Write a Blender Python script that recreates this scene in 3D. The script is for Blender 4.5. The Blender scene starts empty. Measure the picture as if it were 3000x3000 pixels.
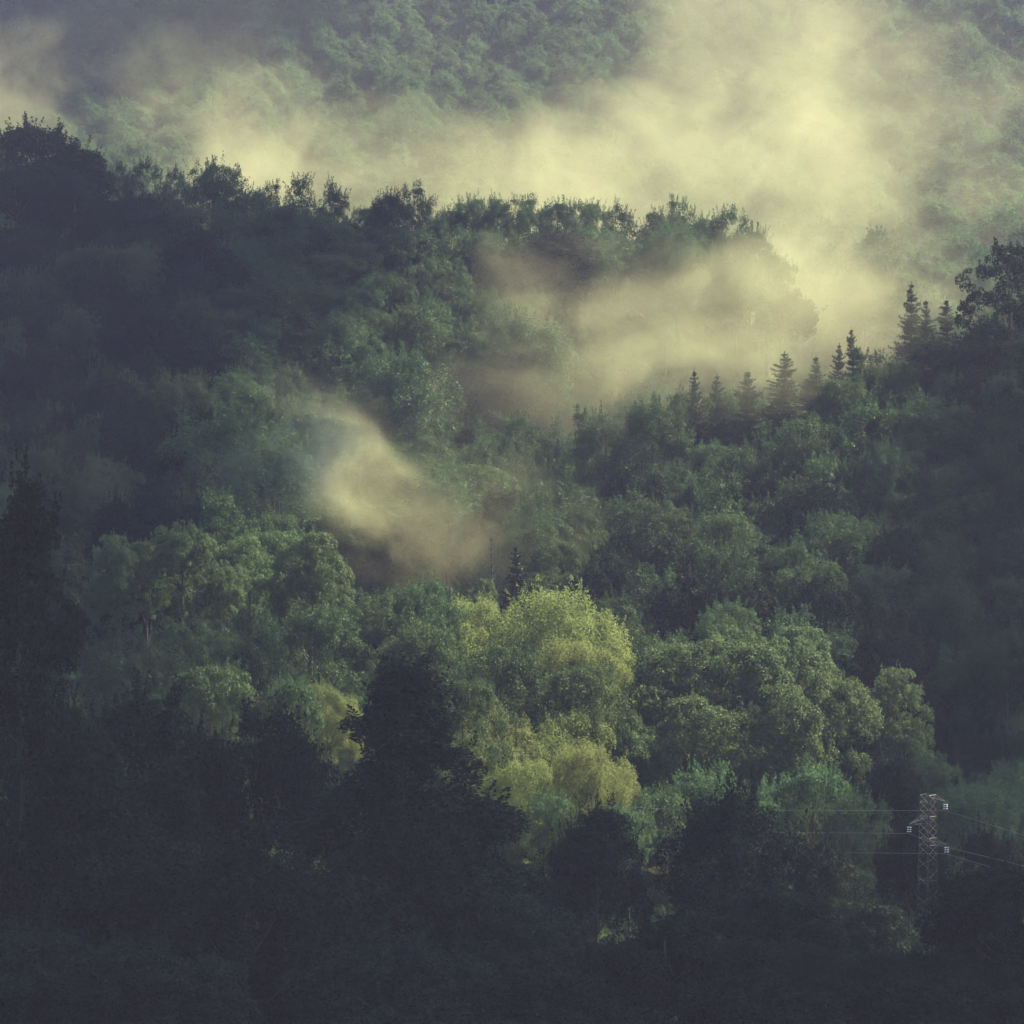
import bpy, math, random
import numpy as np
from mathutils import Vector, Matrix

sc = bpy.context.scene
COL = sc.collection
R = math.radians

# ------------------------------------------------------------------ camera
FOV, PITCH = 15.0, -2.0
cam_d = bpy.data.cameras.new('camera')
cam_d.sensor_fit = 'HORIZONTAL'
cam_d.angle = R(FOV)
cam_d.clip_start, cam_d.clip_end = 1.0, 6000.0
cam = bpy.data.objects.new('camera', cam_d)
COL.objects.link(cam)
cam.rotation_euler = (R(90 + PITCH), 0, 0)
sc.camera = cam

# ------------------------------------------------------------------ sky, sun, exposure
SUN_EL, SUN_AZ = 42.0, 60.0            # elevation; azimuth to the right of the view (+Y)
SUN_DIR = Vector((math.sin(R(SUN_AZ)) * math.cos(R(SUN_EL)),
                  math.cos(R(SUN_AZ)) * math.cos(R(SUN_EL)), math.sin(R(SUN_EL))))
world = bpy.data.worlds.new('World')
sc.world = world
world.use_nodes = True
wn = world.node_tree
bg = wn.nodes['Background']
sky = wn.nodes.new('ShaderNodeTexSky')
sky.sky_type = 'NISHITA'
sky.sun_disc = False
sky.sun_elevation = R(SUN_EL)
sky.sun_rotation = R(SUN_AZ)
sky.ozone_density = 6.0
wn.links.new(sky.outputs[0], bg.inputs[0])
bg.inputs[1].default_value = 0.06

sun_d = bpy.data.lights.new('sun', 'SUN')
sun_d.energy = 5.0
sun_d.angle = R(0.6)
sun_d.color = (1.0, 0.88, 0.49)
sun = bpy.data.objects.new('sun', sun_d)
COL.objects.link(sun)
sun.rotation_euler = SUN_DIR.to_track_quat('Z', 'Y').to_euler()
sun.location = (200, 300, 400)

vs = sc.view_settings
vs.view_transform = 'Standard'
vs.look = 'None'
vs.exposure = 1.95
vs.gamma = 1.0
vs.use_curve_mapping = False

cy = sc.cycles
cy.use_denoising = True
cy.max_bounces = 5
cy.diffuse_bounces = 3
cy.glossy_bounces = 2
cy.transmission_bounces = 3
cy.volume_bounces = 2
cy.transparent_max_bounces = 6
cy.volume_step_rate = 0.6
cy.volume_max_steps = 256
cy.caustics_reflective = False
cy.caustics_refractive = False

# ------------------------------------------------------------------ helpers
TANH = math.tan(R(FOV / 2))
_cp, _sp = math.cos(R(PITCH)), math.sin(R(PITCH))

def at(px, py, D):
    """World point seen at photo pixel (3000 scale) at ground distance D."""
    a = (px - 1500) / 1500 * TANH
    b = (1500 - py) / 1500 * TANH
    d = Vector((a, _cp - b * _sp, _sp + b * _cp))
    return d * (D / d.y)

def px_per_m(D):
    return 1500 / (TANH * D)

def tag(o, label=None, cat=None, group=None, kind=None):
    if label: o['label'] = label
    if cat: o['category'] = cat
    if group: o['group'] = group
    if kind: o['kind'] = kind
    return o

def link_mesh(name, me, mat=None, parent=None):
    o = bpy.data.objects.new(name, me)
    COL.objects.link(o)
    if mat and not me.materials: me.materials.append(mat)
    if parent: o.parent = parent
    return o

def mesh_np(name, verts, faces, smooth=False):
    """faces: (n,3) or (n,4) int array."""
    me = bpy.data.meshes.new(name)
    verts = np.asarray(verts, np.float32); faces = np.asarray(faces, np.int32)
    n, k = faces.shape
    me.vertices.add(len(verts)); me.vertices.foreach_set('co', verts.ravel())
    me.loops.add(n * k); me.loops.foreach_set('vertex_index', faces.ravel())
    me.polygons.add(n)
    me.polygons.foreach_set('loop_start', np.arange(0, n * k, k, dtype=np.int32))
    me.polygons.foreach_set('loop_total', np.full(n, k, np.int32))
    me.polygons.foreach_set('use_smooth', np.full(n, smooth))
    me.update(calc_edges=True)
    return me

def tube(path, radii, sides=7, cap=True):
    """verts, quads of a tube along a polyline (lists)."""
    P = [Vector(p) for p in path]
    V, F = [], []
    for i, p in enumerate(P):
        t = (P[min(i + 1, len(P) - 1)] - P[max(i - 1, 0)]).normalized()
        u = t.cross(Vector((0, 1, 0.13))).normalized()
        w = t.cross(u)
        for k in range(sides):
            a = 2 * math.pi * k / sides
            V.append(p + (u * math.cos(a) + w * math.sin(a)) * radii[i])
    for i in range(len(P) - 1):
        for k in range(sides):
            a, b = i * sides + k, i * sides + (k + 1) % sides
            F.append((a, b, b + sides, a + sides))
    return V, F

def join_tubes(tubes):
    V, F = [], []
    for v, f in tubes:
        o = len(V); V += v; F += [tuple(i + o for i in q) for q in f]
    return [tuple(v) for v in V], F

# ------------------------------------------------------------------ materials
def new_mat(name):
    m = bpy.data.materials.new(name)
    m.use_nodes = True
    m.node_tree.nodes.clear()
    return m, m.node_tree.nodes, m.node_tree.links

def leaf_mat(name, col, col2, trans=0.35, gloss=0.012, vary=(0.72, 1.25)):
    m, N, L = new_mat(name)
    out = N.new('ShaderNodeOutputMaterial')
    att = N.new('ShaderNodeAttribute'); att.attribute_name = 'tint'
    oi = N.new('ShaderNodeObjectInfo')
    mix = N.new('ShaderNodeMix'); mix.data_type = 'RGBA'
    mix.inputs[6].default_value = (*col, 1); mix.inputs[7].default_value = (*col2, 1)
    L.new(att.outputs['Fac'], mix.inputs[0])
    hsv = N.new('ShaderNodeHueSaturation')
    mr = N.new('ShaderNodeMapRange'); mr.inputs[3].default_value = 0.492; mr.inputs[4].default_value = 0.512
    mv = N.new('ShaderNodeMapRange'); mv.inputs[3].default_value = vary[0]; mv.inputs[4].default_value = vary[1]
    L.new(oi.outputs['Random'], mr.inputs[0]); L.new(oi.outputs['Random'], mv.inputs[0])
    L.new(mr.outputs[0], hsv.inputs['Hue']); L.new(mv.outputs[0], hsv.inputs['Value'])
    L.new(mix.outputs[2], hsv.inputs['Color'])
    dif = N.new('ShaderNodeBsdfDiffuse'); tr = N.new('ShaderNodeBsdfTranslucent')
    L.new(hsv.outputs[0], dif.inputs[0])
    hs2 = N.new('ShaderNodeHueSaturation'); hs2.inputs['Hue'].default_value = 0.485
    hs2.inputs['Value'].default_value = 1.3
    L.new(hsv.outputs[0], hs2.inputs['Color']); L.new(hs2.outputs[0], tr.inputs[0])
    ms = N.new('ShaderNodeMixShader'); ms.inputs[0].default_value = trans
    L.new(dif.outputs[0], ms.inputs[1]); L.new(tr.outputs[0], ms.inputs[2])
    gl = N.new('ShaderNodeBsdfGlossy'); gl.inputs['Roughness'].default_value = 0.42
    gl.inputs['Color'].default_value = (0.9, 0.9, 0.9, 1)
    m2 = N.new('ShaderNodeMixShader'); m2.inputs[0].default_value = gloss
    L.new(ms.outputs[0], m2.inputs[1]); L.new(gl.outputs[0], m2.inputs[2])
    L.new(m2.outputs[0], out.inputs['Surface'])
    return m

M = {}
M['oak'] = leaf_mat('oak_leaves', (0.026, 0.066, 0.034), (0.058, 0.104, 0.040), 0.26)
M['beech'] = leaf_mat('beech_leaves', (0.034, 0.080, 0.040), (0.078, 0.118, 0.044), 0.28)
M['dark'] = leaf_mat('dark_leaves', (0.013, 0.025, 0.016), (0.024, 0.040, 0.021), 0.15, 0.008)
M['willow'] = leaf_mat('willow_leaves', (0.105, 0.152, 0.052), (0.185, 0.212, 0.080), 0.5, 0.012, (0.92, 1.15))
M['poplar'] = leaf_mat('poplar_leaves', (0.044, 0.110, 0.058), (0.120, 0.155, 0.062), 0.40, 0.012, (0.8, 1.1))
M['spruce'] = leaf_mat('spruce_needles', (0.018, 0.042, 0.026), (0.034, 0.064, 0.032), 0.15, 0.03)
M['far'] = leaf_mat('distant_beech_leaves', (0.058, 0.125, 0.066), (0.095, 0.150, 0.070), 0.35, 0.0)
M['shrub'] = leaf_mat('shrub_leaves', (0.036, 0.092, 0.052), (0.080, 0.132, 0.054), 0.35, 0.012)

m, N, L = new_mat('bark')
o = N.new('ShaderNodeOutputMaterial'); b = N.new('ShaderNodeBsdfPrincipled')
t = N.new('ShaderNodeTexNoise'); t.inputs['Scale'].default_value = 6; t.inputs['Detail'].default_value = 6
cr = N.new('ShaderNodeValToRGB')
cr.color_ramp.elements[0].color = (0.025, 0.020, 0.016, 1); cr.color_ramp.elements[1].color = (0.11, 0.095, 0.075, 1)
tc = N.new('ShaderNodeTexCoord'); mp = N.new('ShaderNodeMapping'); mp.inputs['Scale'].default_value = (1, 1, 0.2)
L.new(tc.outputs['Object'], mp.inputs[0]); L.new(mp.outputs[0], t.inputs['Vector'])
L.new(t.outputs[0], cr.inputs[0]); L.new(cr.outputs[0], b.inputs['Base Color'])
b.inputs['Roughness'].default_value = 0.9; L.new(b.outputs[0], o.inputs[0])
M['bark'] = m

m, N, L = new_mat('forest_floor')
o = N.new('ShaderNodeOutputMaterial'); b = N.new('ShaderNodeBsdfPrincipled')
t = N.new('ShaderNodeTexNoise'); t.inputs['Scale'].default_value = 0.35; t.inputs['Detail'].default_value = 9
t.inputs['Roughness'].default_value = 0.7
cr = N.new('ShaderNodeValToRGB')
cr.color_ramp.elements[0].position = 0.35; cr.color_ramp.elements[1].position = 0.7
cr.color_ramp.elements[0].color = (0.022, 0.030, 0.014, 1); cr.color_ramp.elements[1].color = (0.050, 0.075, 0.026, 1)
tc = N.new('ShaderNodeTexCoord')
L.new(tc.outputs['Object'], t.inputs['Vector'])
L.new(t.outputs[0], cr.inputs[0]); L.new(cr.outputs[0], b.inputs['Base Color'])
b.inputs['Roughness'].default_value = 1.0
bp = N.new('ShaderNodeBump'); bp.inputs['Strength'].default_value = 0.6; bp.inputs['Distance'].default_value = 0.4
L.new(t.outputs[0], bp.inputs['Height']); L.new(bp.outputs[0], b.inputs['Normal'])
L.new(b.outputs[0], o.inputs[0])
M['floor'] = m

def metal(name, col, rough, met=1.0):
    m, N, L = new_mat(name)
    o = N.new('ShaderNodeOutputMaterial'); b = N.new('ShaderNodeBsdfPrincipled')
    t = N.new('ShaderNodeTexNoise'); t.inputs['Scale'].default_value = 9; t.inputs['Detail'].default_value = 4
    cr = N.new('ShaderNodeValToRGB')
    cr.color_ramp.elements[0].color = (*[c * 0.75 for c in col], 1); cr.color_ramp.elements[1].color = (*col, 1)
    tc = N.new('ShaderNodeTexCoord'); L.new(tc.outputs['Object'], t.inputs['Vector'])
    L.new(t.outputs[0], cr.inputs[0]); L.new(cr.outputs[0], b.inputs['Base Color'])
    b.inputs['Roughness'].default_value = rough; b.inputs['Metallic'].default_value = met
    L.new(b.outputs[0], o.inputs[0])
    return m
M['steel'] = metal('galvanised_steel', (0.36, 0.35, 0.31), 0.55, 0.3)
M['dark_steel'] = metal('dark_shade_steel', (0.06, 0.06, 0.06), 0.6, 0.4)  # darker copy of the steel; shade of the rear bracing put into colour
M['cable'] = metal('aluminium_cable', (0.30, 0.30, 0.28), 0.6, 0.2)
M['glass'] = metal('white_glazed_porcelain', (0.85, 0.85, 0.82), 0.12, 0.0)

# ------------------------------------------------------------------ terrain
CTRL = []   # (px, py, D) where the ground would be seen
for px, py, D in [
    (0, 3300, 190), (1500, 3300, 190), (3000, 3300, 190),
    (0, 2950, 235), (800, 2980, 235), (1500, 3000, 235), (2200, 3000, 235), (3000, 2950, 235),
    (0, 2500, 270), (700, 2650, 272), (1500, 2850, 272), (2100, 2950, 272), (2720, 3040, 270), (3000, 3000, 270),
    (0, 2250, 300), (500, 2200, 300), (1000, 2350, 300), (1500, 2420, 300), (2000, 2540, 300), (2500, 2560, 300), (3000, 2560, 300),
    (0, 2000, 340), (500, 1950, 340), (1000, 1960, 340), (1700, 2020, 340), (2300, 2120, 335), (3000, 2120, 335),
    (1700, 1780, 372), (2200, 1700, 372), (2600, 1560, 372), (3000, 1430, 372),
    (1500, 1680, 410), (1750, 1610, 410), (2000, 1530, 410), (2300, 1430, 410), (2700, 1250, 410), (3000, 1050, 410),
    (1500, 1600, 440), (1900, 1620, 442), (2400, 1520, 442), (3000, 1250, 445),
    (0, 1500, 400), (400, 1500, 400), (900, 1620, 400), (1250, 1690, 400),
    (0, 1130, 450), (400, 1140, 450), (900, 1220, 450), (1400, 1330, 455), (1900, 1400, 460),
    (0, 720, 500), (300, 800, 500), (700, 840, 500), (1100, 880, 500), (1500, 890, 500), (1900, 920, 500), (2250, 1080, 500),
    (2600, 1250, 500), (3000, 1220, 500),
    (0, 900, 545), (1000, 1020, 545), (2000, 1120, 545), (3000, 1180, 545),
    (0, 900, 650), (1500, 1000, 650), (3000, 950, 650),
    (0, 700, 760), (1500, 800, 760), (3000, 650, 760),
    (0, 350, 900), (1500, 400, 900), (3000, 250, 900),
    (0, -50, 1050), (1500, -50, 1050), (3000, -200, 1050),
    (0, -300, 1250), (1500, -300, 1250), (3000, -350, 1250),
    (-2500, 2000, 300), (-2500, 1000, 450), (-2500, 500, 520), (-2500, 700, 700), (-2500, 250, 900), (-2500, -250, 1200),
    (5500, 2300, 300), (5500, 600, 410), (5500, 800, 520), (5500, 700, 700), (5500, 150, 900), (5500, -250, 1200)]:
    CTRL.append(tuple(at(px, py, D)))
CTRL += [(-300, -80, -14), (0, -80, -6), (300, -80, -14), (0, 0, -2.2), (-200, 0, -12), (200, 0, -12), (0, 60, -12), (0, 120, -30),
         (-250, 150, -32), (250, 150, -32), (-650, 1450, 120), (0, 1450, 125), (650, 1450, 125),
         (-680, 300, 20), (680, 300, 30), (-680, 700, 40), (680, 700, 40), (-600, -80, -10), (600, -80, -10)]
_C = np.array(CTRL, float)
_S = 100.0
def _tps(r2):
    return np.where(r2 > 0, 0.5 * r2 * np.log(np.maximum(r2, 1e-12)), 0.0)
def _fit():
    X = _C[:, :2] / _S; n = len(X)
    K = _tps(((X[:, None] - X[None]) ** 2).sum(-1)) + np.eye(n) * 0.002
    P = np.hstack([np.ones((n, 1)), X])
    A = np.block([[K, P], [P.T, np.zeros((3, 3))]])
    return X, np.linalg.solve(A, np.concatenate([_C[:, 2], np.zeros(3)]))
_X, _W = _fit()
def ground(x, y):
    q = np.stack([np.atleast_1d(x), np.atleast_1d(y)], -1).astype(float) / _S
    out = np.empty(len(q))
    for i in range(0, len(q), 20000):
        s = q[i:i + 20000]
        out[i:i + 20000] = _tps(((s[:, None] - _X[None]) ** 2).sum(-1)) @ _W[:-3] + _W[-3] + s @ _W[-2:]
    q2 = q * _S
    out += 0.5 * np.sin(q2[:, 0] * 0.11 + 1.3) * np.sin(q2[:, 1] * 0.09) + 0.3 * np.sin(q2[:, 0] * 0.31 + q2[:, 1] * 0.23)
    return out
def gz(x, y):
    return float(ground([x], [y])[0])

gx = np.arange(-700, 701, 7.0); gy = np.arange(-110, 1501, 7.0)
GX, GY = np.meshgrid(gx, gy)
GZ = ground(GX.ravel(), GY.ravel())
nx, ny = len(gx), len(gy)
idx = np.arange(nx * ny).reshape(ny, nx)
F = np.stack([idx[:-1, :-1], idx[:-1, 1:], idx[1:, 1:], idx[1:, :-1]], -1).reshape(-1, 4)
terrain = link_mesh('terrain', mesh_np('terrain', np.stack([GX.ravel(), GY.ravel(), GZ], -1), F, True), M['floor'])
tag(terrain, kind='structure')
Z_MIN, Z_MAX = float(GZ.min()), float(GZ.max())

# ------------------------------------------------------------------ foliage
def leaves_mesh(name, P, Nrm, size, rng, aspect=0.5, updir=None):
    """One diamond per leaf: P points, Nrm preferred normals, size lengths."""
    n = len(P)
    nr = Nrm + rng.normal(0, 0.55, (n, 3))
    nr /= np.linalg.norm(nr, axis=1, keepdims=True) + 1e-9
    d = rng.normal(0, 1, (n, 3)) if updir is None else updir + rng.normal(0, 0.45, (n, 3))
    d -= nr * (d * nr).sum(1, keepdims=True)
    d /= np.linalg.norm(d, axis=1, keepdims=True) + 1e-9
    s = np.cross(nr, d)
    l = size[:, None] * 0.5; w = l * aspect
    V = np.stack([P - d * l, P + s * w + nr * l * 0.12, P + d * l, P - s * w + nr * l * 0.12], 1).reshape(-1, 3)
    F = np.arange(n * 4).reshape(n, 4)
    me = mesh_np(name, V, F)
    a = me.attributes.new('tint', 'FLOAT', 'FACE')
    a.data.foreach_set('value', np.clip(rng.beta(1.6, 2.2, n), 0, 1).astype(np.float32))
    return me

def unit(rng, n):
    v = rng.normal(0, 1, (n, 3))
    return v / np.linalg.norm(v, axis=1, keepdims=True)

def puffs_to_leaves(puffs, rng, per_m2, leaf, center, droop=0.0, shoots=0, shoot_len=1.0):
    """puffs: (n,4) centres and radii. Leaves crowd on the outer upper side of each puff."""
    P, Nn, S = [], [], []
    for cx, cy_, cz, r in puffs:
        n = max(6, int(per_m2 * 4 * math.pi * r * r))
        d = unit(rng, n)
        c = np.array([cx, cy_, cz])
        o = c - center; o = o / (np.linalg.norm(o) + 1e-6)
        keep = rng.random(n) < np.clip(0.55 + 0.5 * (d @ o) + 0.25 * d[:, 2], 0.08, 1)
        d = d[keep]; n = len(d)
        rad = r * (0.50 + 0.55 * rng.random(n) ** 0.6)
        p = c + d * rad[:, None] * np.array([1, 1, 0.8])
        if droop: p[:, 2] -= droop * r * rng.random(n) ** 2 * np.linalg.norm(d[:, :2], axis=1)
        P.append(p); Nn.append(d * 0.6 + np.array([0, 0, 0.7])); S.append(leaf * rng.uniform(0.65, 1.35, n))
    if shoots:
        pf = np.array(puffs)
        wgt = np.clip((pf[:, 2] - pf[:, 2].min()) / (np.ptp(pf[:, 2]) + 1e-6), 0.05, 1) ** 1.5
        for i in rng.choice(len(pf), shoots, p=wgt / wgt.sum()):
            c = pf[i, :3]; r = pf[i, 3]
            o = c - center; o = o / (np.linalg.norm(o) + 1e-6)
            d = o * 0.8 + np.array([0, 0, 0.9]) + rng.normal(0, 0.35, 3); d /= np.linalg.norm(d)
            ln = shoot_len * rng.uniform(0.5, 1.3)
            k = int(22 * ln / leaf * 0.2) + 5
            tt = rng.random(k)
            p = c + d * (r * 0.6 + tt[:, None] * ln) + rng.normal(0, 1, (k, 3)) * (0.15 * (1.15 - tt[:, None]) * min(1, ln))
            P.append(p); Nn.append(rng.normal(0, 1, (k, 3)) + np.array([0, 0, .4])); S.append(leaf * rng.uniform(0.6, 1.2, k))
    return np.concatenate(P), np.concatenate(Nn), np.concatenate(S)

def wood(rng, H, r0, tips, lean=0.03, fork=0.35):
    """Tapered trunk with limbs out to a few of the crown's clumps."""
    n = 7
    path = [(rng.normal(0, lean) * H * k / n * 0.5, rng.normal(0, lean) * H * k / n * 0.5, H * k / n - (0.8 if k == 0 else 0)) for k in range(n + 1)]
    rad = [r0 * (1.25 if k == 0 else 1) * (1 - 0.85 * k / n) for k in range(n + 1)]
    tubes = [tube(path, rad, 8)]
    for tx, ty, tz in tips:
        f = min(0.9, max(fork * 0.6, (tz / H) - rng.uniform(0.15, 0.32)))
        k = f * n; i = min(int(k), n - 1); a = k - i
        s = Vector(path[i]).lerp(Vector(path[i + 1]), a)
        e = Vector((tx, ty, tz)); mid = s.lerp(e, 0.5) + Vector((0, 0, -0.06 * (e - s).length))
        rr = max(0.03, rad[i] * 0.5)
        tubes.append(tube([s, mid, e], [rr, rr * 0.6, rr * 0.2], 5))
    V, F = join_tubes(tubes)
    return mesh_np('trunk', V, F, True)

def broadleaf(seed, H=12.0, W=8.0, low=0.22, lobes=15, leaf=0.24, dens=26, shoots=40, shoot_len=1.0, upright=0.0, droop=0.0, gap=0.0,
              puff=(0.55, 1.0), aspect=0.55, flat=1.0, cone=0.0, rough=0.0):
    """Crown of clumps: big lobes on an uneven envelope, each with small puffs on its outside."""
    rng = np.random.default_rng(seed)
    zc = H * (low + 1) / 2; hz = H * (1 - low) / 2
    C = np.array([0, 0, zc - hz * 0.15])
    L_, puffs = [], []
    for i in range(lobes):
        for _ in range(20):
            d = unit(rng, 1)[0]
            if d[2] > -0.55: break
        k = rng.uniform(0.50, 0.80)
        lr = W * rng.uniform(0.15, 0.25)
        c = np.array([d[0] * W / 2 * k, d[1] * W / 2 * k, zc + d[2] * hz * k * flat])
        if cone:
            fr = (i + rng.random()) / lobes
            an = rng.random() * 6.283; rad = W / 2 * (1 - fr) ** cone * rng.uniform(0.45, 0.85)
            c = np.array([rad * math.cos(an), rad * math.sin(an), H * (low + (0.93 - low) * fr)]); lr = W * (0.16 - 0.08 * fr) * rng.uniform(0.75, 1.2)
        if upright: c[2] += upright * rng.random() * (1 - abs(d[2]))
        L_.append((c, lr))
    L_.append((np.array([rng.normal(0, .3), rng.normal(0, .3), H - W * (0.07 if cone else 0.17)]), W * (0.07 if cone else 0.17)))
    L_.append((np.array([0, 0, zc]), W * 0.24))
    for c, lr in L_:
        m_ = int(rng.integers(9, 15))
        for _ in range(m_):
            d = unit(rng, 1)[0]
            o = (c - C) / (np.linalg.norm(c - C) + 1e-6)
            if d @ o < -0.3: d = -d
            if rng.random() < gap: continue
            pr = lr * rng.uniform(*puff) * 0.55
            p = c + d * lr * np.array([1, 1, 0.85 + upright * 0.1]) * (1 + rough * rng.uniform(-0.8, 1.0))
            if p[2] < H * 0.12: continue
            puffs.append((p[0], p[1], min(p[2], H - pr * 0.5), pr))
    puffs = np.array(puffs)
    P, Nn, S = puffs_to_leaves(puffs, rng, dens, leaf, C, droop, shoots, shoot_len)
    crown = leaves_mesh('crown', P, Nn, S, rng, aspect)
    tips = [tuple(c) for c, lr in L_[:9]]
    trunk = wood(rng, H * 0.86, H * 0.018 + 0.06, tips)
    return dict(crown=crown, trunk=trunk, H=H, W=W)

def spruce(seed, H=14.0, W=5.0, whorls=26, leaf=0.20, dens=1.0, sparse=0.0, bare=0.06, droop=0.35, ragged=0.25, spread=0.17):
    rng = np.random.default_rng(seed)
    P, Nn, S, U = [], [], [], []
    tubes = []
    path = [(0.0, 0, -0.6)] + [(rng.normal(0, .02), rng.normal(0, .02), H * k / 6) for k in range(1, 7)]
    tubes.append(tube(path, [0.016 * H * (1 - 0.95 * k / 6) + 0.01 for k in range(7)], 7))
    for w in range(whorls):
        f = bare + (1 - bare) * min(0.985, (w + rng.random() * 1.6) / whorls)
        z = H * f
        ln = W / 2 * (1 - f) ** 0.80 * rng.uniform(1 - ragged, 1 + ragged * 0.4) + 0.10
        nb = int(rng.integers(5, 8))
        a0 = rng.random() * 6.28
        for b in range(nb):
            if rng.random() < sparse: continue
            a = a0 + 6.283 * b / nb + rng.normal(0, 0.2)
            l = ln * rng.uniform(0.5, 1.15)
            dz = (0.25 * f - droop * (1 - f)) * l
            k = max(5, int(l * 42 * dens * (0.24 / leaf)))
            t = rng.random(k) ** 0.7
            rr = t * l
            side = rng.normal(0, spread, k) * (1 - 0.55 * t) * l * 0.75
            x = np.cos(a) * rr - np.sin(a) * side
            y = np.sin(a) * rr + np.cos(a) * side
            zz = z + dz * t ** 1.3 + 0.18 * l * t ** 3 - np.abs(side) * 0.35 + rng.normal(0, 0.05, k) - rng.exponential(0.10, k) * l * (1 - 0.6 * t)
            P.append(np.stack([x, y, zz], -1))
            Nn.append(np.tile([0, 0, 1.0], (k, 1)) + rng.normal(0, 0.4, (k, 3)))
            U.append(np.tile([np.cos(a), np.sin(a), -0.25], (k, 1)))
            S.append(leaf * rng.uniform(0.7, 1.3, k))
            if w % 3 == 0 or sparse > 0.3:
                tubes.append(tube([(0, 0, z), (math.cos(a) * l * .9, math.sin(a) * l * .9, z + dz * .9)], [0.03, 0.008], 4))
    # leader
    k = 14
    t = rng.random(k)
    P.append(np.stack([rng.normal(0, .05, k), rng.normal(0, .05, k), H * (0.93 + 0.09 * t)], -1))
    Nn.append(rng.normal(0, 1, (k, 3))); U.append(np.tile([0, 0, 1.0], (k, 1))); S.append(np.full(k, leaf))
    crown = leaves_mesh('crown', np.concatenate(P), np.concatenate(Nn), np.concatenate(S), rng, 0.38, np.concatenate(U))
    V, F = join_tubes(tubes)
    return dict(crown=crown, trunk=mesh_np('trunk', V, F, True), H=H, W=W)

PROTO = {}
def proto(key, mat, d):
    d['crown'].materials.append(M[mat]); d['trunk'].materials.append(M['bark'])
    d['tall'] = 1.7 if key.startswith(('fir', 'shade')) else 1.35 if key.startswith('spiky') else 1.25
    d['conifer'] = key.startswith(('spruce', 'larch', 'fir'))
    PROTO[key] = d

for i in range(4):
    proto('round%d' % i, 'beech', broadleaf(10 + i, 12, 8.6, 0.2, 16 + i, 0.18, 44, 90, 1.0, upright=0.9, rough=0.35, gap=0.12))
for i in range(4):
    proto('oak%d' % i, 'oak', broadleaf(30 + i, 12, 8.2, 0.2, 15 + i, 0.18, 44, 120, 1.3, upright=1.6, rough=0.4, gap=0.15))
for i in range(3):
    proto('spiky%d' % i, 'oak', broadleaf(50 + i, 14, 6.4, 0.10, 19, 0.19, 34, 90, 1.2, upright=2.0, gap=0.18, rough=0.4))
for i in range(3):
    proto('willow%d' % i, 'willow', broadleaf(70 + i, 11, 9.5, 0.06, 24, 0.19, 42, 140, 0.9, droop=0.5, aspect=0.36, gap=0.1, rough=0.3))
for i in range(3):
    proto('poplar%d' % i, 'poplar', broadleaf(90 + i, 15, 8.5, 0.08, 30, 0.17, 42, 80, 0.7, upright=2.6, puff=(0.4, 0.85), aspect=0.75))
for i in range(3):
    proto('shrub%d' % i, 'shrub', broadleaf(110 + i, 5, 5.4, 0.05, 13, 0.14, 48, 120, 0.7, upright=0.5))
for i in range(3):
    proto('spruce%d' % i, 'spruce', spruce(130 + i, 14, 6.4, 80, 0.19, 1.6, 0.42, 0.05, 0.30, 0.6, 0.40))
proto('larch', 'spruce', spruce(140, 13, 2.8, 22, 0.14, 0.55, 0.45, 0.25, 0.1))
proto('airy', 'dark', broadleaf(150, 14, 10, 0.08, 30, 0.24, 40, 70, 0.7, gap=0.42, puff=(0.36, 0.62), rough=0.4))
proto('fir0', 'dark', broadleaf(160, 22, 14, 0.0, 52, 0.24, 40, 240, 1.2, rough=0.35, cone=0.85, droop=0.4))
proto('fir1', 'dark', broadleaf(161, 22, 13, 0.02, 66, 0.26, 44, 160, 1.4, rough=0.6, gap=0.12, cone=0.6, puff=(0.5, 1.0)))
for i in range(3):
    proto('shade%d' % i, 'dark', broadleaf(170 + i, 12, 9, 0.05, 18, 0.21, 46, 150, 1.3, upright=1.0, rough=0.4))  # near-black leaves; shade of the dim places put into their colour
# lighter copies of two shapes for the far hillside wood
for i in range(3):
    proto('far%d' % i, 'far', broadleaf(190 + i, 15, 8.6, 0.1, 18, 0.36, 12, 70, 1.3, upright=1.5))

placed = []          # (x, y, radius) of every trunk, for spacing
rnd = random.Random(5)

def plant(key, name, x, y, H, W, label, cat='tree', group=None, rz=None, zoff=0.0):
    d = PROTO[key]
    e = bpy.data.objects.new(name, None)
    e.empty_display_size = 1.0
    COL.objects.link(e)
    e.location = (x, y, gz(x, y) + zoff)
    lean = R(3.5 if d['conifer'] else 2.0)
    e.rotation_euler = (rnd.uniform(-lean, lean), rnd.uniform(-lean, lean), rnd.uniform(0, 6.28) if rz is None else rz)
    tag(e, label, cat, group)
    w = W / d['W']
    tr = link_mesh('trunk', d['trunk'], None, e); cr = link_mesh('crown', d['crown'], None, e)
    if d['conifer']:
        tr.scale = cr.scale = (w, w, H / d['H'])
    else:                                   # a tall tree carries the same crown on a longer stem
        zs = min(max(H / d['H'], 0.80 * w), d.get('tall', 1.25) * w)
        cr.scale = (w, w, zs); cr.location = (0, 0, H - zs * d['H'])
        tr.scale = (w, w, H / d['H'])
    placed.append((x, y, W / 2))
    return e

def plant_px(key, name, px, top, D, wpx, label, cat='tree', group=None, rz=None, zoff=0.0):
    """A tree whose tip stands at photo row `top`, at distance D, about wpx photo pixels wide."""
    p = at(px, top, D)
    H = max(2.0, p.z - gz(p.x, p.y) - zoff)
    return plant(key, name, p.x, p.y, H, wpx / px_per_m(D), label, cat, group, rz, zoff)

# ---- named trees: (proto, name, px, top, D, width px, label, group)
T = []
def t_(*a): T.append(a)
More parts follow.
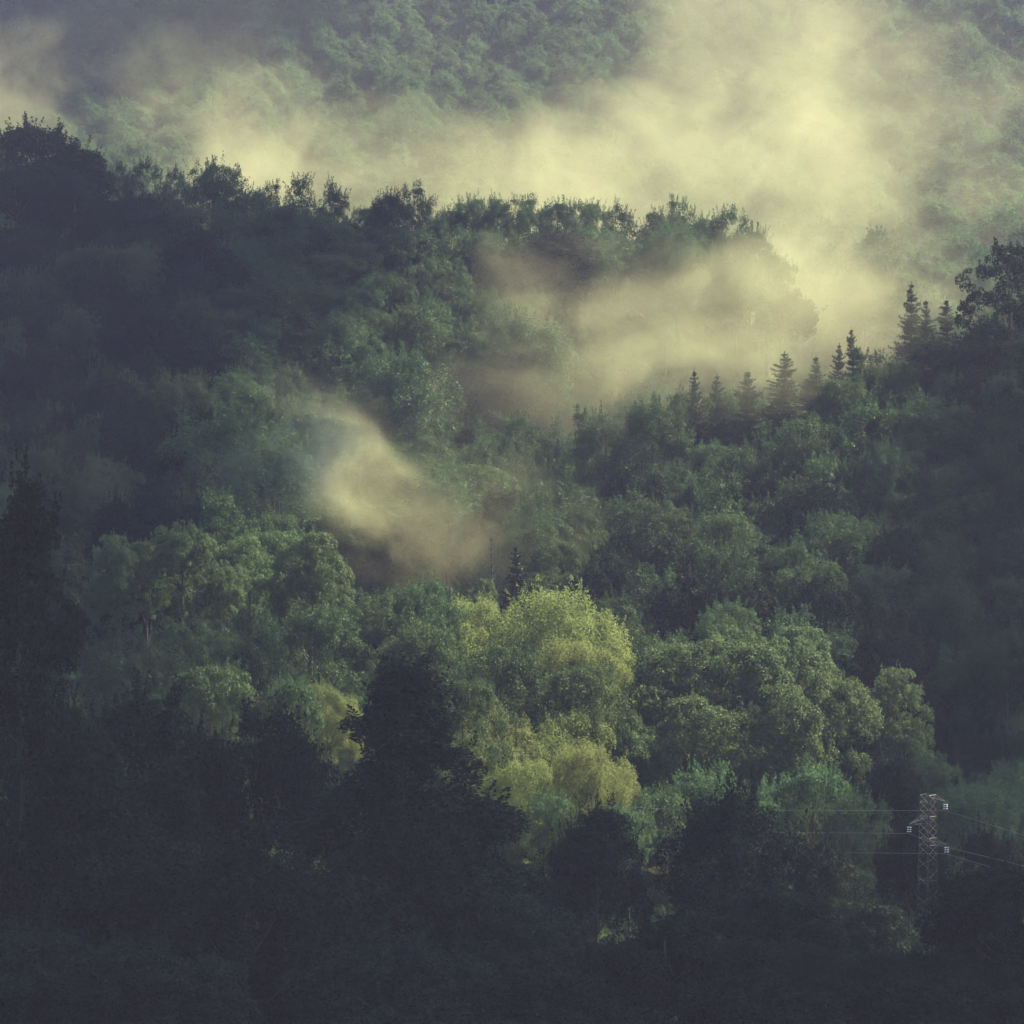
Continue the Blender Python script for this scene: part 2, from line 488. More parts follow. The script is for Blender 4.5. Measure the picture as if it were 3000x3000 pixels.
# foreground in shade
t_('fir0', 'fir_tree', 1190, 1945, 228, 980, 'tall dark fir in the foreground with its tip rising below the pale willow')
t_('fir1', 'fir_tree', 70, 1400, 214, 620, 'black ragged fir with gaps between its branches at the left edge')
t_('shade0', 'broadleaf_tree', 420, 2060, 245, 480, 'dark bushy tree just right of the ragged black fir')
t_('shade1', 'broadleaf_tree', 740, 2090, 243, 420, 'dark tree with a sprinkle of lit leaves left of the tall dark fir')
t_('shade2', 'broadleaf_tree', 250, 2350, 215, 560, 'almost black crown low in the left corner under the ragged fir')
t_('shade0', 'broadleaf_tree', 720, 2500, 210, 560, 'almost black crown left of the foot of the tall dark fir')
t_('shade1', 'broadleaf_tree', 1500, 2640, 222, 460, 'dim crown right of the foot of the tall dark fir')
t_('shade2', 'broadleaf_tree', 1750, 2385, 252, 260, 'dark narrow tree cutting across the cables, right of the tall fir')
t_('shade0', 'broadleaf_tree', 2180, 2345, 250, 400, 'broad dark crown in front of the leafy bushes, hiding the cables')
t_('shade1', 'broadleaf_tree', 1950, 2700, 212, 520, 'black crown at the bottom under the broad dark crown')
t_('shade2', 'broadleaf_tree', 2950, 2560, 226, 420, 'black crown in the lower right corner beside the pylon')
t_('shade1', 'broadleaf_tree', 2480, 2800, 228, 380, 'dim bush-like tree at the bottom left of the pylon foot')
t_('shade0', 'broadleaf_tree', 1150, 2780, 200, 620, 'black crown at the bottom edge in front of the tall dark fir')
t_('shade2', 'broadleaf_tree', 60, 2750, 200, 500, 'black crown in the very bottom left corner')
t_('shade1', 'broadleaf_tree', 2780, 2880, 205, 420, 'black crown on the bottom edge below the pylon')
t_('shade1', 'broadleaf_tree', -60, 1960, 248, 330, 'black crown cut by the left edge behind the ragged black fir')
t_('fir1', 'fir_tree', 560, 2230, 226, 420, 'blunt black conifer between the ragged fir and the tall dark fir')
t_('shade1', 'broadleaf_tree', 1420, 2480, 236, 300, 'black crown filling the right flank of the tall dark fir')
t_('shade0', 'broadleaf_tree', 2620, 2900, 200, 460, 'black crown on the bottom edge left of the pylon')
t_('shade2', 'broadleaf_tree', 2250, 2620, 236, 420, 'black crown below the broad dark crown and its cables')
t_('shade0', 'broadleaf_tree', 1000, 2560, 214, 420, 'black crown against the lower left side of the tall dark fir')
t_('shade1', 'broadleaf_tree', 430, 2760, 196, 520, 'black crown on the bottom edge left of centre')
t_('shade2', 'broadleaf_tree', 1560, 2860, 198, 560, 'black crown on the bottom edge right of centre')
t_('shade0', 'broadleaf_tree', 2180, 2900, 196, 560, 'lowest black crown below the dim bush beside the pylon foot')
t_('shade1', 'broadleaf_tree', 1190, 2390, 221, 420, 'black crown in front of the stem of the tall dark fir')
t_('shade2', 'broadleaf_tree', 180, 2080, 232, 300, 'black crown pressed against the right of the ragged fir')
# midground, sunlit
t_('willow0', 'willow_tree', 1670, 1740, 312, 400, 'broad yellow willow with a sunlit rounded right side')
t_('willow1', 'willow_tree', 1450, 1765, 316, 330, 'yellow willow joined to the left of the broad sunlit willow')
t_('willow2', 'willow_tree', 1690, 1880, 304, 280, 'small pale willow in front of the broad sunlit willow')
t_('willow1', 'willow_tree', 1480, 2090, 288, 290, 'lower pale willow at the right flank of the tall dark fir')
t_('willow2', 'willow_tree', 1665, 2090, 290, 330, 'lower yellow willow with a rounded bright top beside the green poplars')
t_('willow0', 'willow_tree', 1520, 2230, 280, 260, 'small drooping willow in front of the two lower willows')
t_('willow1', 'willow_tree', 1710, 2200, 282, 270, 'small yellow willow at the foot of the lower yellow willow')
t_('willow2', 'willow_tree', 970, 2005, 286, 190, 'bright yellow bush-like willow at the left flank of the tall fir')
t_('willow0', 'willow_tree', 755, 1975, 288, 110, 'thin yellow sapling standing alone left of the tall fir')
t_('poplar0', 'poplar_tree', 2150, 1835, 306, 330, 'tallest leafy poplar of the green group in the valley')
t_('poplar1', 'poplar_tree', 1960, 1890, 304, 300, 'leafy poplar at the left end of the green valley group')
t_('poplar2', 'poplar_tree', 2330, 1845, 310, 280, 'poplar just right of the tallest in the green valley group')
t_('poplar0', 'poplar_tree', 2440, 1955, 300, 280, 'yellow-green poplar on the lit right end of the valley group')
t_('poplar1', 'poplar_tree', 2290, 2010, 294, 300, 'yellow-green poplar in front of the tallest valley poplar')
t_('poplar2', 'poplar_tree', 2050, 2050, 296, 300, 'green poplar in front of the left end of the valley group')
t_('poplar1', 'poplar_tree', 2590, 1960, 306, 230, 'dim poplar in the shade right of the lit valley group')
t_('poplar0', 'poplar_tree', 1860, 2120, 294, 220, 'slim green poplar between lower yellow willow and valley group')
t_('poplar0', 'poplar_tree', 530, 1525, 318, 190, 'poplar with the highest bright top in the left valley row')
t_('poplar1', 'poplar_tree', 345, 1570, 316, 180, 'leftmost bright topped poplar beside the ragged black fir')
t_('poplar2', 'poplar_tree', 440, 1590, 320, 130, 'slim poplar between the two bright tops of the left row')
t_('poplar1', 'poplar_tree', 735, 1575, 318, 190, 'dark green poplar in the middle of the left valley row')
t_('poplar2', 'poplar_tree', 905, 1565, 318, 215, 'poplar with yellow tips at the right end of the left row')
t_('poplar0', 'poplar_tree', 640, 1640, 314, 150, 'low poplar in the gap of the left valley row')
t_('round0', 'broadleaf_tree', 1110, 1745, 310, 240, 'dark round tree below the drifting mist plume, left of the willows')
t_('oak1', 'broadleaf_tree', 1265, 1710, 312, 210, 'dark tree with a pointed top touching the left willow')
t_('round1', 'broadleaf_tree', 1240, 1840, 300, 260, 'leafy glinting tree right above the tip of the tall fir')
t_('poplar1', 'poplar_tree', 1412, 1695, 322, 95, 'small light green tree peeping over the left willow')
t_('oak2', 'broadleaf_tree', 1450, 1900, 296, 260, 'green tree under the left willow')
t_('round2', 'broadleaf_tree', 1720, 1960, 294, 250, 'dark green tree between the upper and lower willows')
t_('oak0', 'broadleaf_tree', 940, 1790, 305, 260, 'dim green tree at the foot of the left poplar row')
t_('round3', 'broadleaf_tree', 560, 1820, 296, 260, 'shadowed round tree in front of the left poplar row')
t_('oak3', 'broadleaf_tree', 760, 1860, 290, 260, 'dim tree in front of the dark green poplar')
t_('round0', 'broadleaf_tree', 380, 1860, 285, 260, 'shadowed tree right of the ragged black fir and below its poplars')
t_('round2', 'broadleaf_tree', 620, 1960, 270, 280, 'shadowed crown behind the foreground left of the yellow sapling')
t_('round1', 'broadleaf_tree', 1340, 2000, 276, 230, 'sparkling leafy tree behind the right shoulder of the tall fir')
t_('shrub0', 'broadleaf_tree', 850, 2010, 272, 190, 'small green crown between the yellow sapling and bright willow bush')
t_('spruce1', 'spruce_tree', 1525, 1600, 342, 260, 'bluish conifer rising behind the broad sunlit willow')
t_('larch', 'larch_tree', 1444, 1575, 345, 90, 'thin bare larch with a visible straight stem in the mist')
# right slope crest
t_('airy', 'oak_tree', 2965, 700, 392, 300, 'dark airy oak with see-through branches at the right edge')
t_('shade2', 'broadleaf_tree', 2890, 960, 386, 220, 'dark tree under the airy oak at the right edge')
t_('spruce0', 'spruce_tree', 2672, 832, 402, 220, 'tall slim spruce with a bare spike left of the airy oak')
t_('spruce1', 'spruce_tree', 2705, 880, 404, 230, 'spruce leaning on the right of the tall spiked spruce')
t_('spruce2', 'spruce_tree', 2782, 880, 402, 220, 'small spruce between the spiked spruce and the airy oak')
t_('spruce2', 'spruce_tree', 2512, 965, 412, 165, 'faint spruce in the mist left of the spiked spruce')
t_('spruce0', 'spruce_tree', 2440, 1010, 414, 170, 'pale spruce deep in the mist behind the slope')
t_('spruce0', 'spruce_tree', 2300, 1035, 405, 300, 'hazy spruce with a broad skirt above the right slope')
t_('spruce1', 'spruce_tree', 2376, 1045, 401, 250, 'sharp dark spruce in front of the hazy ones above the slope')
t_('spruce2', 'spruce_tree', 2185, 1090, 404, 260, 'blurred spruce half sunk in the mist')
t_('spruce1', 'spruce_tree', 2060, 1085, 404, 230, 'leftmost of the spruce row on the right slope crest')
t_('spruce0', 'spruce_tree', 2110, 1100, 402, 200, 'slim spruce second in the row on the right slope crest')
t_('oak0', 'broadleaf_tree', 1910, 1190, 400, 200, 'broad crown with upright shoots left of the spruce row')
t_('spiky0', 'broadleaf_tree', 1775, 1215, 402, 140, 'tree with two pointed tips at the left of the crest')
t_('spiky1', 'broadleaf_tree', 1705, 1215, 404, 120, 'pointed tree at the left end of the crest in thin mist')
t_('spiky2', 'broadleaf_tree', 1510, 1230, 406, 130, 'dark pointed tree in the gully left of the crest')
t_('spiky0', 'broadleaf_tree', 1620, 1290, 402, 130, 'small pointed tree between gully and crest')
t_('round1', 'broadleaf_tree', 2530, 812, 530, 210, 'ghostly pale broadleaf standing alone in the mist')
t_('spiky1', 'broadleaf_tree', 2380, 850, 522, 90, 'faint pointed crown left of the ghostly broadleaf')
# left ridge skyline: (px, top, width)
for i, (k, px, top, w, lab) in enumerate([
    ('shade0', 95, 378, 300, 'big black dome-shaped tree at the left end of the ridge'),
    ('shade1', 205, 438, 160, 'dark tree leaning on the right of the black dome'),
    ('spiky0', 310, 485, 90, 'upright ridge tree next to the notch after the black dome'),
    ('spiky1', 360, 488, 70, 'slender ridge tree second after the notch'),
    ('spiky2', 430, 481, 110, 'see-through ridge tree with daylight between branches'),
    ('spiky0', 515, 491, 60, 'narrow ridge tree before the domed crown'),
    ('oak1', 620, 489, 190, 'domed ridge crown with a sloping right side'),
    ('oak2', 712, 560, 130, 'lower ridge crown sloping down from the domed one'),
    ('spiky1', 793, 543, 70, 'lone narrow ridge tree standing in a dip'),
    ('spiky2', 900, 528, 120, 'double pointed ridge tree, its left half higher'),
    ('spiky0', 970, 538, 100, 'rounded ridge tree paired with the double pointed one'),
    ('round2', 1085, 615, 110, 'low pale ridge crown in the dip before the tallest spire'),
    ('oak3', 1150, 575, 120, 'leafy ridge crown at the left foot of the tallest spire'),
    ('spiky1', 1212, 556, 110, 'tallest spire on the ridge with a ragged tip'),
    ('spiky2', 1265, 590, 90, 'ridge tree at the right shoulder of the tallest spire'),
    ('oak0', 1320, 620, 100, 'small ridge crown right of the tallest spire'),
    ('oak1', 1385, 588, 120, 'first crown of the long even row on the ridge'),
    ('spiky0', 1440, 582, 90, 'second crown of the long even ridge row'),
    ('oak2', 1490, 586, 100, 'third crown of the even ridge row, before its small gap'),
    ('spiky1', 1552, 588, 100, 'pointed crown in the middle of the even ridge row'),
    ('oak3', 1640, 598, 110, 'dense crown right of the middle of the even ridge row'),
    ('spiky2', 1690, 600, 80, 'slim crown near the right end of the even ridge row'),
    ('oak0', 1732, 598, 90, 'last crown of the even ridge row'),
    ('spiky0', 1812, 601, 100, 'separate cone-shaped ridge tree between two dips'),
    ('oak1', 1935, 625, 120, 'ridge crown left of the twin pointed tree'),
    ('spiky1', 1980, 593, 90, 'tall pointed ridge tree near the right descent'),
    ('oak2', 2060, 645, 120, 'low crown in the dip before the last big ridge tree'),
    ('spiky2', 2130, 626, 140, 'last big ridge tree with upright branches against bright mist'),
    ('oak3', 2195, 680, 120, 'ridge crown sloping down toward the mist'),
    ('round0', 2245, 745, 110, 'lower crown at the right end of the ridge, veiled below'),
    ('spiky0', 2290, 815, 70, 'smallest tree at the very end of the ridge')]):
    t_(k, 'ridge_tree', px, top, 498 + (i % 3) * 3, w * 1.15, lab, 'trees along the left ridge skyline')
# lone trees on the left slope
t_('round3', 'broadleaf_tree', 640, 1225, 380, 330, 'big green dome-shaped tree alone on the left slope')
t_('oak1', 'broadleaf_tree', 1190, 1050, 430, 300, 'dark green tree above the drifting plume')
t_('round0', 'broadleaf_tree', 1240, 890, 462, 230, 'bright-topped tree in the middle of the left slope')
t_('oak3', 'broadleaf_tree', 1500, 940, 455, 260, 'dark tree on the edge of the mist pocket')

ORD = ('first second third fourth fifth sixth seventh eighth ninth tenth eleventh twelfth thirteenth fourteenth fifteenth '
       'sixteenth seventeenth eighteenth nineteenth twentieth twenty-first twenty-second twenty-third twenty-fourth twenty-fifth '
       'twenty-sixth twenty-seventh twenty-eighth twenty-ninth thirtieth').split()
def ordinal(i, n):                   # at most three words
    if i == 0: return 'leftmost'
    if i == n - 1: return 'rightmost'
    if i < n // 2 or n - 1 - i >= len(ORD):
        return ORD[i] + ' from left' if i < len(ORD) else 'one in the middle'
    return ORD[n - 1 - i] + ' from right'
for a in T:
    key, name, px, top, D, w, lab = a[:7]
    plant_px(key, name, px, top, D, w, lab, 'tree', a[7] if len(a) > 7 else None)

# ---- dense crowns filling the wood just under the ridge skyline
RIDGE = sorted((a[2], a[3]) for a in T if a[1] == 'ridge_tree')
fill_x = list(range(-40, 2300, 88))
for i, px in enumerate(fill_x):
    top = float(np.interp(px, [q[0] for q in RIDGE], [q[1] for q in RIDGE])) + 72 + 60 * ((i * 37) % 10) / 10
    k = ('shade%d' % (i % 3)) if px < 420 else ['oak0', 'spiky1', 'oak2', 'round1', 'oak3', 'shade2', 'oak1'][i % 7]
    plant_px(k, 'crest_tree', px, top, 490 - (i % 2) * 4, 190 + (i * 53) % 60,
             '%s crown, %s in the row tucked under the ridge skyline' % ('dark bushy' if k[:5] == 'shade' else 'green bushy', ordinal(i, len(fill_x))), 'tree', 'dense crowns under the ridge skyline')
# ---- bushes along the valley floor
B = [(1960, 2330, 282, 200, 'leafy bush at the left end of the bush row in the valley'),
     (2080, 2255, 286, 210, 'bush below the green poplars, above the broad dark crown'),
     (2240, 2300, 284, 200, 'bush in the middle of the bright bush row'),
     (2390, 2270, 284, 220, 'tall bright bush in front of the yellow-green poplars'),
     (2510, 2330, 280, 200, 'bright bush at the right end of the lit bush row'),
     (2620, 2230, 288, 170, 'shaded bush with a pointed top left of the pylon'),
     (2740, 2240, 290, 190, 'bush standing behind the pylon head'),
     (2890, 2300, 284, 200, 'bush right of the pylon head'),
     (2970, 2260, 292, 200, 'bush at the right edge above the cables'),
     (1850, 2380, 276, 170, 'small bright bush hanging over the middle cable'),
     (1620, 2330, 276, 170, 'yellowish bush below the two lower willows'),
     (2660, 2420, 274, 200, 'dark bush left of the pylon under the crossarm'),
     (2880, 2450, 270, 220, 'dark leafy bush right of the pylon'),
     (1640, 2490, 262, 200, 'dim bush below the lowest cable left of the dark narrow tree'),
     (2560, 2660, 256, 260, 'dim bush at the left of the pylon foot'),
     (2420, 2480, 262, 220, 'dim bush beside the broad dark crown'),
     (1180, 1960, 284, 170, 'dim bush behind the tip of the tall fir')]
for i, (px, top, D, w, lab) in enumerate(B):
    plant_px(('shade%d' if lab[:3] in ('dim', 'dar', 'sha') else 'shrub%d') % (i % 3), 'bush', px, top, D, w, lab, 'bush', 'bushes along the valley floor')  # dim, dark and shaded bushes take near-black leaves, shade painted in

# ---- woodland on the two slopes, one tree at a time
def far_enough(x, y, r):
    return all((x - a) ** 2 + (y - b) ** 2 > ((r + c) * 0.80) ** 2 for a, b, c in placed)

def scatter(d0, d1, px0, px1, r0, r1, want, keep=lambda px, D: True, tries=16000):
    out = []
    for _ in range(tries):
        if len(out) >= want: break
        D = math.sqrt(rnd.uniform(d0 * d0, d1 * d1)); px = rnd.uniform(px0, px1)
        if not keep(px, D): continue
        x = (px - 1500) / 1500 * TANH * D
        r = rnd.uniform(r0, r1)
        if far_enough(x, D, r):
            placed.append((x, D, r)); out.append((x, D, r, px))
    out.sort(key=lambda q: q[1])
    return out

def crest(px):                      # distance of the right slope's crest
    return 404
KINDS = ['round0', 'oak0', 'round1', 'oak1', 'round2', 'oak2', 'round3', 'oak3', 'spiky0', 'spiky1', 'spiky2']
def screen_row(x, y, z):
    v = Vector((x, y, z)); f = v.y * _cp + v.z * _sp; u = -v.y * _sp + v.z * _cp
    return 1500 - u / f / TANH * 1500
RIGHT = scatter(322, 402, 1480, 3080, 2.3, 3.6, 230, lambda px, D: D > 322 + max(0, (1800 - px)) * 0.12)
LEFT = scatter(330, 492, -90, 2300, 2.5, 4.0, 290, lambda px, D: px < 2300 - (400 - min(D, 400)) * 14 and not (850 < px < 1750 and D < 368) and not (px > 1950 and D > 425))
def wood_slope(spots, name, where, bands, group, pick):
    rows = {}
    for x, y, r, px in spots:
        k, H = pick(px, y)
        row = screen_row(x, y, gz(x, y) + H)
        b = next(w for lim, w in bands if row < lim)
        rows.setdefault(b, []).append((px, x, y, r, k, H))
    for b, L_ in rows.items():
        L_.sort()
        for i, (px, x, y, r, k, H) in enumerate(L_):
            look = {'round': 'rounded green', 'oak': 'shaggy green', 'shade': 'blackish', 'spiky': 'pointed green'}[k[:-1]]
            plant(k, name, x, y, H, r * 2.35, '%s tree, %s %s %s' % (look, ordinal(i, len(L_)), b, where), 'tree', group)
def pick_right(px, y):
    k = rnd.choice(KINDS) if rnd.random() < 0.88 else 'shade%d' % rnd.randrange(3)
    return k, rnd.uniform(8.5, 13) if y < 378 else rnd.uniform(6.5, 8.5) if px < 2300 else rnd.uniform(8, 10)
def pick_left(px, y):
    k = rnd.choice(KINDS + ['spiky1', 'spiky2']) if px > 620 or rnd.random() < 0.3 else 'shade%d' % rnd.randrange(3)  # far left mostly near-black trees, the hillside's shade put into leaf colour
    return k, rnd.uniform(9, 14) if y < 465 else rnd.uniform(8, 10.5)
wood_slope(RIGHT, 'broadleaf_tree', 'on the wooded right slope',
           [(1300, 'in the top row'), (1450, 'in the upper row'), (1600, 'in the middle row'), (1750, 'in the lower row'), (9999, 'in the foot row')],
           'trees on the wooded right slope', pick_right)
wood_slope(LEFT, 'hillside_tree', 'the left hillside',
           [(720, 'under the skyline of'), (860, 'near the top of'), (1000, 'high on'), (1110, 'in the upper middle of'), (1210, 'half way down'), (1290, 'below the middle of'), (1370, 'low on'), (1440, 'lower down on'), (1510, 'far down'), (9999, 'at the foot of')],
           'trees on the left hillside', pick_left)

# ---- masses nobody could count: far wood and undergrowth, instanced over points
def forest(name, pts, keys, scales, label, mats=None):
    """One object: real crowns set on points by geometry nodes."""
    n = len(pts)
    me = bpy.data.meshes.new(name)
    me.vertices.add(n); me.vertices.foreach_set('co', np.asarray(pts, np.float32).ravel())
    rng = np.random.default_rng(3)
    a = me.attributes.new('size', 'FLOAT', 'POINT'); a.data.foreach_set('value', np.asarray(scales, np.float32))
    a = me.attributes.new('turn', 'FLOAT', 'POINT'); a.data.foreach_set('value', rng.uniform(0, 6.28, n).astype(np.float32))
    a = me.attributes.new('pick', 'INT', 'POINT'); a.data.foreach_set('value', rng.integers(0, len(keys), n).astype(np.int32))
    o = link_mesh(name, me)
    lib = bpy.data.collections.new(name + '_crowns')
    for i, k in enumerate(keys):
        c = bpy.data.objects.new('crown_%02d' % i, PROTO[k]['crown']); lib.objects.link(c)
    g = bpy.data.node_groups.new(name, 'GeometryNodeTree')
    g.interface.new_socket('Geometry', in_out='INPUT', socket_type='NodeSocketGeometry')
    g.interface.new_socket('Geometry', in_out='OUTPUT', socket_type='NodeSocketGeometry')
    gi = g.nodes.new('NodeGroupInput'); go = g.nodes.new('NodeGroupOutput')
    inst = g.nodes.new('GeometryNodeInstanceOnPoints')
    ci = g.nodes.new('GeometryNodeCollectionInfo'); ci.inputs[0].default_value = lib
    ci.inputs['Separate Children'].default_value = True; ci.inputs['Reset Children'].default_value = True
    def named(nm, t):
        q = g.nodes.new('GeometryNodeInputNamedAttribute'); q.data_type = t; q.inputs[0].default_value = nm
        return q.outputs[0]
    inst.inputs['Pick Instance'].default_value = True
    cx = g.nodes.new('ShaderNodeCombineXYZ')
    e2r = g.nodes.new('FunctionNodeEulerToRotation')
    l = g.links.new
    l(named('turn', 'FLOAT'), cx.inputs[2]); l(cx.outputs[0], e2r.inputs[0])
    l(gi.outputs[0], inst.inputs['Points']); l(ci.outputs[0], inst.inputs['Instance'])
    l(named('pick', 'INT'), inst.inputs['Instance Index']); l(e2r.outputs[0], inst.inputs['Rotation'])
    l(named('size', 'FLOAT'), inst.inputs['Scale']); l(inst.outputs[0], go.inputs[0])
    md = o.modifiers.new('forest', 'NODES'); md.node_group = g
    tag(o, label, 'forest', kind='stuff')
    return o

rng = np.random.default_rng(11)
def grid_pts(d0, d1, step, margin, jitter=0.45):
    P = []
    y = d0
    while y < d1:
        w = TANH * y + margin; x = -w
        while x < w:
            P.append((x + rng.uniform(-jitter, jitter) * step, y + rng.uniform(-jitter, jitter) * step)); x += step
        y += step * 0.9
    P = np.array(P)
    return np.column_stack([P, ground(P[:, 0], P[:, 1]) - 0.3])
fp = grid_pts(560, 1130, 7.4, 40)
forest('far_forest', fp, ['far0', 'far1', 'far2'], rng.uniform(0.75, 1.25, len(fp)), 'hazy wood covering the far hillside behind the mist')
up = grid_pts(262, 560, 4.2, 12)
forest('undergrowth', up, ['shrub0', 'shrub1', 'shrub2'], rng.uniform(0.40, 0.85, len(up)), 'low scrub covering the ground between the trees')
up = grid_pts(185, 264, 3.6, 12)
forest('undergrowth', up, ['shade0', 'shade1', 'shade2'], rng.uniform(0.22, 0.42, len(up)), 'blackish scrub covering the ground of the foreground')  # foreground scrub in near-black leaves, shade put into the colour

# ------------------------------------------------------------------ pylon
PD = 270.0
pc = at(2719, 2327, PD)
ZT = pc.z
pzg = gz(pc.x, pc.y)
ppm = px_per_m(PD)
def pz(zy):                          # height of a row of the enlarged pylon view
    return at(2719, 2250 + zy * 0.2846, PD).z
root = bpy.data.objects.new('power_pylon', None); COL.objects.link(root)
root.location = (pc.x, pc.y, pzg)
tag(root, 'slim lattice power pylon with three short crossarms standing in the trees', 'pylon')
YAW = R(43)
def corner(k, z):                    # local xy of leg k at world height z
    f = (ZT - z) / (ZT - pz(1700))
    half = 0.80 / 2 + (1.02 - 0.80) / 2 * f
    a = YAW + math.pi / 4 + k * math.pi / 2
    return Vector((half * math.sqrt(2) * math.cos(a), half * math.sqrt(2) * math.sin(a), z - pzg))
def bar(name, a, b, r, mat, parent=root):
    V, F = tube([a, b], [r, r], 4)
    return link_mesh(name, mesh_np(name, V, F + [(0, 1, 2, 3), (4, 5, 6, 7)]), M[mat], parent)
for k in range(4):
    V, F = tube([corner(k, pzg - 0.3), corner(k, ZT)], [0.045, 0.04], 4)
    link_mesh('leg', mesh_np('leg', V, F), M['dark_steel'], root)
left_x = [312, 385, 455, 530, 612, 690, 755, 840, 915, 1000, 1090, 1195, 1300, 1380, 1460, 1570, 1675, 1790, 1900, 2010, 2120, 2230, 2340]
for k in range(4):
    off = 0 if k % 2 == 0 else 70
    for i, zy in enumerate(left_x):
        if i % 2 and zy > 900: continue
        zz = zy + off if zy > 850 else zy
        h = 36 + zz * 0.003
        za, zb = pz(zz - h), pz(zz + h)
        if zb < pzg: continue
        a0, a1 = corner(k, za), corner(k, zb); b0, b1 = corner(k + 1, za), corner(k + 1, zb)
        ins = 0.06
        a0, b0 = a0.lerp(b0, ins), b0.lerp(a0, ins); a1, b1 = a1.lerp(b1, ins), b1.lerp(a1, ins)
        mt = 'steel' if (corner(k, ZT) + corner(k + 1, ZT)).y < 0 else 'dark_steel'  # rear faces take the darker steel, their shade painted in
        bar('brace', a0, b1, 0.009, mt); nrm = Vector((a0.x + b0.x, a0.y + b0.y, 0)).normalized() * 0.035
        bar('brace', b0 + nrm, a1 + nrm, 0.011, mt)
    for zy in (274, 348, 495, 716, 790, 1152, 1513, 1875):
        z = pz(zy)
        if z > pzg: bar('tie_bar', corner(k, z), corner(k + 1, z), 0.011, 'steel' if (corner(k, ZT) + corner(k + 1, ZT)).y < 0 else 'dark_steel')  # rear tie bars darkened the same way, shade in the colour
def insulator(tip):
    """Two short strings of three white discs, hanging side by side from the arm's tip."""
    ins = bar('insulator', tip, tip - Vector((0, 0, 0.62)), 0.012, 'dark_steel')
    for sx in (-1, 1):
        for j in range(3):
            V, F = [], []
            prof = [(0.001, 0.05), (0.045, 0.048), (0.075, 0.02), (0.085, -0.015), (0.05, -0.03), (0.001, -0.032)]
            c = tip + Vector((sx * 0.085, 0, -0.20 - 0.148 * j))
            for rr, zz in prof:
                for q in range(10):
                    an = q / 10 * 2 * math.pi
                    V.append((c.x + rr * math.cos(an), c.y + rr * math.sin(an), c.z + zz))
            for r_ in range(len(prof) - 1):
                for q in range(10):
                    F.append((r_ * 10 + q, r_ * 10 + (q + 1) % 10, (r_ + 1) * 10 + (q + 1) % 10, (r_ + 1) * 10 + q))
            link_mesh('disc', mesh_np('disc', V, F, True), M['glass'], ins)
    return tip - Vector((0, 0, 0.62))
def arm(sx, zy_body, zy_tip, length, up):
    """Triangular crossarm: two lower bars, two upper ties to a point."""
    tip = Vector((sx * length, 0, pz(zy_tip) - pzg))
    A = bpy.data.objects.new('crossarm', None); COL.objects.link(A); A.parent = root
    ks = sorted(range(4), key=lambda k: -sx * corner(k, ZT).x)[:3]
    for k in ks[:3]:
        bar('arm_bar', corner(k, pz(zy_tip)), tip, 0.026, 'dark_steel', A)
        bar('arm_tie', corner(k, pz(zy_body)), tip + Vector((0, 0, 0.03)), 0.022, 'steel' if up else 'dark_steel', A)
    return tip
t1 = arm(-1, 500, 582, 1.31, True)
t2 = arm(1, 285, 348, 1.21, False)
t3 = arm(1, 735, 792, 1.30, False)
hang = [root.location + insulator(q) for q in (t1, t2, t3)]
bpy.context.view_layer.update()

# ---- cables: one conductor each, through its insulator
def cable(h, left, right, label):
    pts = []
    ctrl = [at(*q) for q in left] + [Vector(h)] + [at(*q) for q in right]
    for a, b in zip(ctrl[:-1], ctrl[1:]):
        n = 8
        for i in range(n): pts.append(a.lerp(b, i / n))
    pts.append(ctrl[-1])
    V, F = tube(pts, [0.011] * len(pts), 5)
    c = link_mesh('power_cable', mesh_np('power_cable', V, F, True), M['cable'])
    tag(c, label, 'cable', 'cables of the power line')
cable(hang[1], [(-200, 2230, 300), (900, 2310, 288), (1493, 2344, 282), (2000, 2373, 276)], [(3000, 2447, 262), (3400, 2560, 250)],
      'highest of the three cables, running under the leafy bushes')
cable(hang[0], [(-200, 2290, 300), (900, 2372, 288), (1475, 2405, 282), (2000, 2437, 276)], [(2740, 2474, 268), (2945, 2523, 262), (3400, 2640, 250)],
      'middle cable, fixed to the left crossarm of the pylon')
cable(hang[2], [(-200, 2350, 300), (900, 2432, 288), (1525, 2465, 282), (1980, 2491, 276)], [(3000, 2570, 262), (3400, 2680, 250)],
      'lowest of the three cables, fixed to the lower right crossarm')

